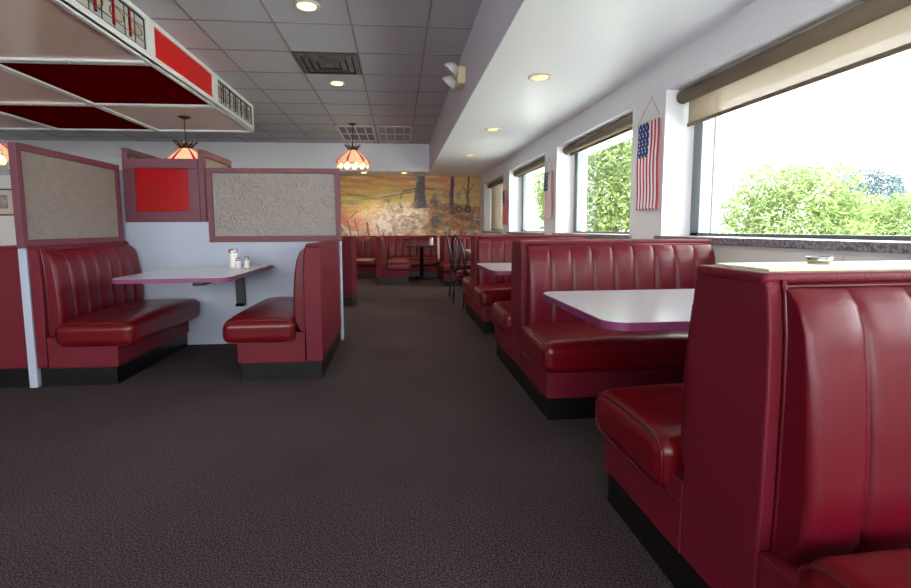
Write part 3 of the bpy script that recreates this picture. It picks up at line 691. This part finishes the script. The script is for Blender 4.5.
# ------------------------------------------------------------------ stained glass lamps
def tiffany(label, x, y, z, power, sc=1, ZH=ZH):
    t = thing('stained_glass_lamp', label, 'pendant lamp', (x, y, z), 0, 'stained glass pendant lamps')
    bm = bmesh.new(); tube(bm, [(0, 0, .22*sc), (0, 0, ZH-z-.02)], .007, 8); obj('hanging_rod', bm, 'brass', t)
    bm = bmesh.new(); lathe(bm, [(.02, -.035), (.075, -.012), (.085, 0)], 20, (0, 0, ZH-z)); obj('ceiling_plate', bm, 'brass', t)
    n = 12; rings = [(.075*sc, .13*sc), (.19*sc, .03*sc), (.29*sc, -.07*sc), (.30*sc, -.12*sc), (.27*sc, -.185*sc)]
    bm = bmesh.new(); V = [[bm.verts.new((r_*math.cos(2*PI*(k+.5)/n), r_*math.sin(2*PI*(k+.5)/n), z_)) for k in range(n)] for r_, z_ in rings]
    for i in range(3):
        for k in range(n):
            f = bm.faces.new((V[i][k], V[i][(k+1) % n], V[i+1][(k+1) % n], V[i+1][k])); f.material_index = 1 if k % 2 == 0 and i < 3 and False else 0
    o = obj('shade', bm, ['amber_glass', 'red_glass'], t); sm = o.modifiers.new('s', 'SOLIDIFY'); sm.thickness = .006
    bm = bmesh.new()
    for k in range(n):
        a0, a1 = 2*PI*(k+.5)/n, 2*PI*(k+1.5)/n; mid = (a0+a1)/2; r0 = .295*sc
        pts = [(r0*math.cos(a0), r0*math.sin(a0), -.12*sc)]+[((r0+.02*math.sin(PI*q/6))*math.cos(a0+(a1-a0)*q/6), (r0+.02*math.sin(PI*q/6))*math.sin(a0+(a1-a0)*q/6), -.12*sc-.07*sc*math.sin(PI*q/6)) for q in range(1, 6)]+[(r0*math.cos(a1), r0*math.sin(a1), -.12*sc)]
        vs = [bm.verts.new(p) for p in pts]; f = bm.faces.new(vs); f.material_index = k % 2
    o = obj('scalloped_skirt', bm, ['amber_glass_dim', 'amber_glass'], t); sm = o.modifiers.new('s', 'SOLIDIFY'); sm.thickness = .006
    for k in range(0, n, 2):
        a = 2*PI*(k+.5)/n; bm = bmesh.new()
        tube(bm, [(r_*1.01*math.cos(a), r_*1.01*math.sin(a), z_) for r_, z_ in rings[:4]], [.010*sc, .016*sc, .022*sc, .016*sc], 6); obj('red_glass_strip', bm, 'red_glass', t)
    bm = bmesh.new()
    for k in range(n):
        a = 2*PI*(k+.5)/n; tube(bm, [(r_*1.012*math.cos(a), r_*1.012*math.sin(a), z_) for r_, z_ in rings[:4]], .004, 5)
    for r_, z_ in rings[:4]: tube(bm, [(r_*1.01*math.cos(2*PI*(k+.5)/n), r_*1.01*math.sin(2*PI*(k+.5)/n), z_) for k in range(n)], .004, 5, closed=True)
    obj('lead_lines', bm, 'lead', t)
    bm = bmesh.new()
    for k in range(n):
        a = 2*PI*k/n; c_, s_ = math.cos(a), math.sin(a); c2, s2 = math.cos(a+.2), math.sin(a+.2)
        tube(bm, [(.07*sc*c_, .07*sc*s_, .13*sc), (.095*sc*c_, .095*sc*s_, .17*sc), (.155*sc*c_, .155*sc*s_, .235*sc)], .009, 6)
        tube(bm, [(.155*sc*c_, .155*sc*s_, .235*sc), (.10*sc*c2, .10*sc*s2, .18*sc)], .005, 5)
    lathe(bm, [(.08*sc, .125*sc), (.07*sc, .15*sc), (.02*sc, .22*sc)], 12); obj('crown', bm, 'brass', t)
    bm = bmesh.new()
    for k in range(3):
        a = 2*PI*k/3-PI/2+.5; bmesh.ops.create_icosphere(bm, subdivisions=2, radius=.045*sc, matrix=Matrix.Translation((.11*sc*math.cos(a), .11*sc*math.sin(a), -.07*sc)))
    for f in bm.faces: f.smooth = True
    obj('bulb', bm, 'bulb', t)
    if power:
        l = bpy.data.lights.new('lamp_glow', 'POINT'); l.energy = power; l.color = (1, .8, .55); l.shadow_soft_size = .06
        lo = bpy.data.objects.new('lamp_glow', l); C.objects.link(lo); lo.parent = t; lo.location = (0, 0, -.13*sc)
tiffany('stained glass pendant lamp over the aisle side, in front of the mural header', -.84, 9.3, 2.42, 14)
tiffany('stained glass pendant lamp half hidden behind the red panel screen', -2.95, 7.0, 2.05, 10, ZH=2.62)
tiffany('stained glass pendant lamp cut off by the left edge of the photo', -4.83, 6.0, 2.05, 10, ZH=2.62)
# picture on the nook wall
t = thing('framed_picture', 'small framed print on the bright wall at the left edge of the photo', 'picture', (-6.22, 7.985, 1.5))
obj('frame', BX(-.26, .26, -.02, .012, -.21, .21, bev=.004), 'picture_frame', t); obj('mat', BX(-.235, .235, -.025, -.018, -.185, .185), 'picture_mat', t); obj('print', BX(-.14, .14, -.028, -.024, -.10, .11), 'picture_print', t)
# ------------------------------------------------------------------ ceiling light canopy
CX1 = -2.31; CW = 1.5; CY0 = 1.65; CP = 1.6; ZB = 2.64
t = thing('ceiling_canopy', 'large white framed ceiling canopy with red and mirrored panels above the left booths', 'ceiling canopy', (CX1, CY0, ZB))
nX, nY = 3, 4; WX = nX*CW; LY = nY*CP; H = ZH-ZB
def fb(x0, x1, y0, y1, z0, z1, b_=0): return BX(x0, x1, y0, y1, z0, z1, bev=b_)
# aisle side fascia: rails and stiles around three kinds of panel
bm = BX(-.05, 0, 0, LY, 0, .075); box(bm, -.05, 0, 0, LY, H-.045, H)
for k in range(nY+1):
    y = k*CP; box(bm, -.05, 0, max(0, y-.075), min(LY, y+.075), .075, H-.045)
obj('side_fascia', bm, 'white_paint', t)
bm = BX(-WX, -.05, 0, .05, 0, H); obj('near_fascia', bm, 'white_paint', t)
bm = BX(-WX, -.05, LY-.05, LY, 0, H); obj('far_fascia', bm, 'white_paint', t)
bm = BX(-WX-.05, -WX, 0, LY, 0, H); obj('outer_fascia', bm, 'white_paint', t)
def leaded(k):
    y0, y1 = k*CP+.075, (k+1)*CP-.075; z0, z1 = .075, H-.045
    g = obj('leaded_panel', BX(-.03, -.024, y0, y1, z0, z1), 'clear_pebble' if False else 'panel_glass', t)
    bm = bmesh.new(); x = -.018
    tube(bm, [(x, y0, z0+.01), (x, y1, z0+.01), (x, y1, z1-.01), (x, y0, z1-.01)], .009, 5, closed=True)
    for j in range(1, 9):
        y = y0+(y1-y0)*j/9; tube(bm, [(x, y, z0+.0), (x, y, z1)], .004, 5)
    for f_ in (.28, .72): tube(bm, [(x, y0, z0+(z1-z0)*f_), (x, y1, z0+(z1-z0)*f_)], .004, 5)
    for j in range(5):
        yc = y0+(y1-y0)*(j+.5)/5; tube(bm, [(x, yc+.10*math.cos(2*PI*q/16), (z0+z1)/2+.05*math.sin(2*PI*q/16)) for q in range(16)], .0035, 5, closed=True)
    obj('lead_lines', bm, 'lead', g)
    for j in range(1, 6):
        y = y0+(y1-y0)*j/6; m_ = BX(-.023, -.012, y-.013, y+.013, z0+.04, z1-.01); obj('glass_bar', m_, 'red_glass_flat' if k != 3 else 'lead', g)
    for j in range(5):
        bm = bmesh.new(); yc = y0+(y1-y0)*(j+.5)/5
        vs = [bm.verts.new((-.022, yc+.095*math.cos(2*PI*q/16), (z0+z1)/2+.047*math.sin(2*PI*q/16))) for q in range(16)]; bm.faces.new(vs)
        o = obj('oval_glass', bm, 'oval_glass', g); sm = o.modifiers.new('s', 'SOLIDIFY'); sm.thickness = .003
mat('panel_glass', (206, 202, 198), .25); mat('red_glass_flat', (150, 22, 26), .25); mat('oval_glass', (200, 176, 150), .2)
for k in range(nY):
    if k in (1, 3): leaded(k)
    else: obj('red_panel', BX(-.03, -.02, k*CP+.075, (k+1)*CP-.075, .075, H-.045), 'red_fascia', t)['label'] = 'bright red acrylic panel'
# bottom grid bars and panels, alternately bronze mirror and dark red
bars = bmesh.new()
for k in range(nY+1):
    y = k*CP; box(bars, -WX, 0, y-.045 if k else 0, y+.045 if k < nY else LY, -.02, .03, bev=.006)
for j in range(0, nX+1):
    x = -j*CW; box(bars, x-.04 if j < nX else x-.05, x+.04 if j else x, 0, LY, -.018, .028, bev=.006)
obj('grid_bars', bars, 'white_paint', t)
for k in range(nY):
    for j in range(nX):
        dark = (k == 2 and j == 0) or (k == 3 and j == 1) or (k == 2 and j == 2) or (k == 0 and j % 2 == 0)
        obj('dark_red_panel' if dark else 'mirror_panel', BX(-(j+1)*CW+.03, -j*CW-.03, k*CP+.03, (k+1)*CP-.03, .004, .012), 'dark_red_mirror' if dark else 'bronze_mirror', t)
bm = bmesh.new()
for (x, y) in ((-.75, CP*2-.0), (-.75, CP*3), (-2.25, CP*2), (-2.25, CP*3)):
    lathe(bm, [(.004, -.034), (.012, -.028), (.014, -.02)], 10, (x, y, 0))
obj('bolt', bm, 'white_plastic', t)
# ------------------------------------------------------------------ greenery outside
def shrub(label, x, y, z0, rx, ry, rz, n, m_, name='shrub', leaf=.07, seed=0):
    T = random.Random(seed); t = thing(name, label, 'shrub', (x, y, -.12))
    bm = bmesh.new()
    for q in range(n):
        while True:
            p = Vector((T.uniform(-1, 1), T.uniform(-1, 1), T.uniform(-1, 1)))
            if .35 < p.length < 1: break
        k = 1+.28*noise.noise(p*2.2+Vector((seed, 0, 0))); c_ = Vector((p.x*rx*k, p.y*ry*k, z0+rz+p.z*rz*k))
        a = Vector((T.gauss(0, 1), T.gauss(0, 1), T.gauss(0, 1))).normalized(); b_ = a.orthogonal().normalized(); s = leaf*T.uniform(.6, 1.4)
        a = (a*1.6+Vector((0, 0, -.4)))*s; b_ = b_*s*.45; cc = a.cross(b_).normalized()*s*.15
        v = [bm.verts.new(c_-a*.5), bm.verts.new(c_+b_*.5+cc), bm.verts.new(c_+a*.5), bm.verts.new(c_-b_*.5+cc)]
        bm.faces.new((v[0], v[1], v[2])); bm.faces.new((v[0], v[2], v[3]))
    obj('foliage', bm, m_, t)
    bm = bmesh.new()
    for q in range(7):
        a = 2*PI*q/7; r_ = .7
        tube(bm, [(.1*math.cos(a), .1*math.sin(a), 0), (rx*.35*math.cos(a), ry*.35*math.sin(a), z0+rz*.7), (rx*r_*math.cos(a+.3), ry*r_*math.sin(a+.3), z0+rz*1.5)], [.04, .03, .01], 6)
    obj('stem', bm, 'bark', t)
shrub('tall light green leafy bush filling the window left of the nearest flag', 5.15, 12.2, .1, 1.6, 1.5, 2.05, 14000, 'leaf_light', seed=1, leaf=.12)
shrub('light green bush in the left half of the largest window', 7.9, 8.9, .0, 1.2, 1.3, 1.25, 8000, 'leaf_light', seed=2, leaf=.10)
shrub('wide low light green bush in the right half of the largest window', 11.6, 9.9, .0, 1.8, 1.6, .95, 9000, 'leaf_light', seed=3, leaf=.11)
shrub('small blue-grey conifer at the right edge of the largest window', 21.5, 20.0, .9, 1.6, 1.4, 1.5, 5000, 'leaf_dark', 'conifer', .16, seed=4)
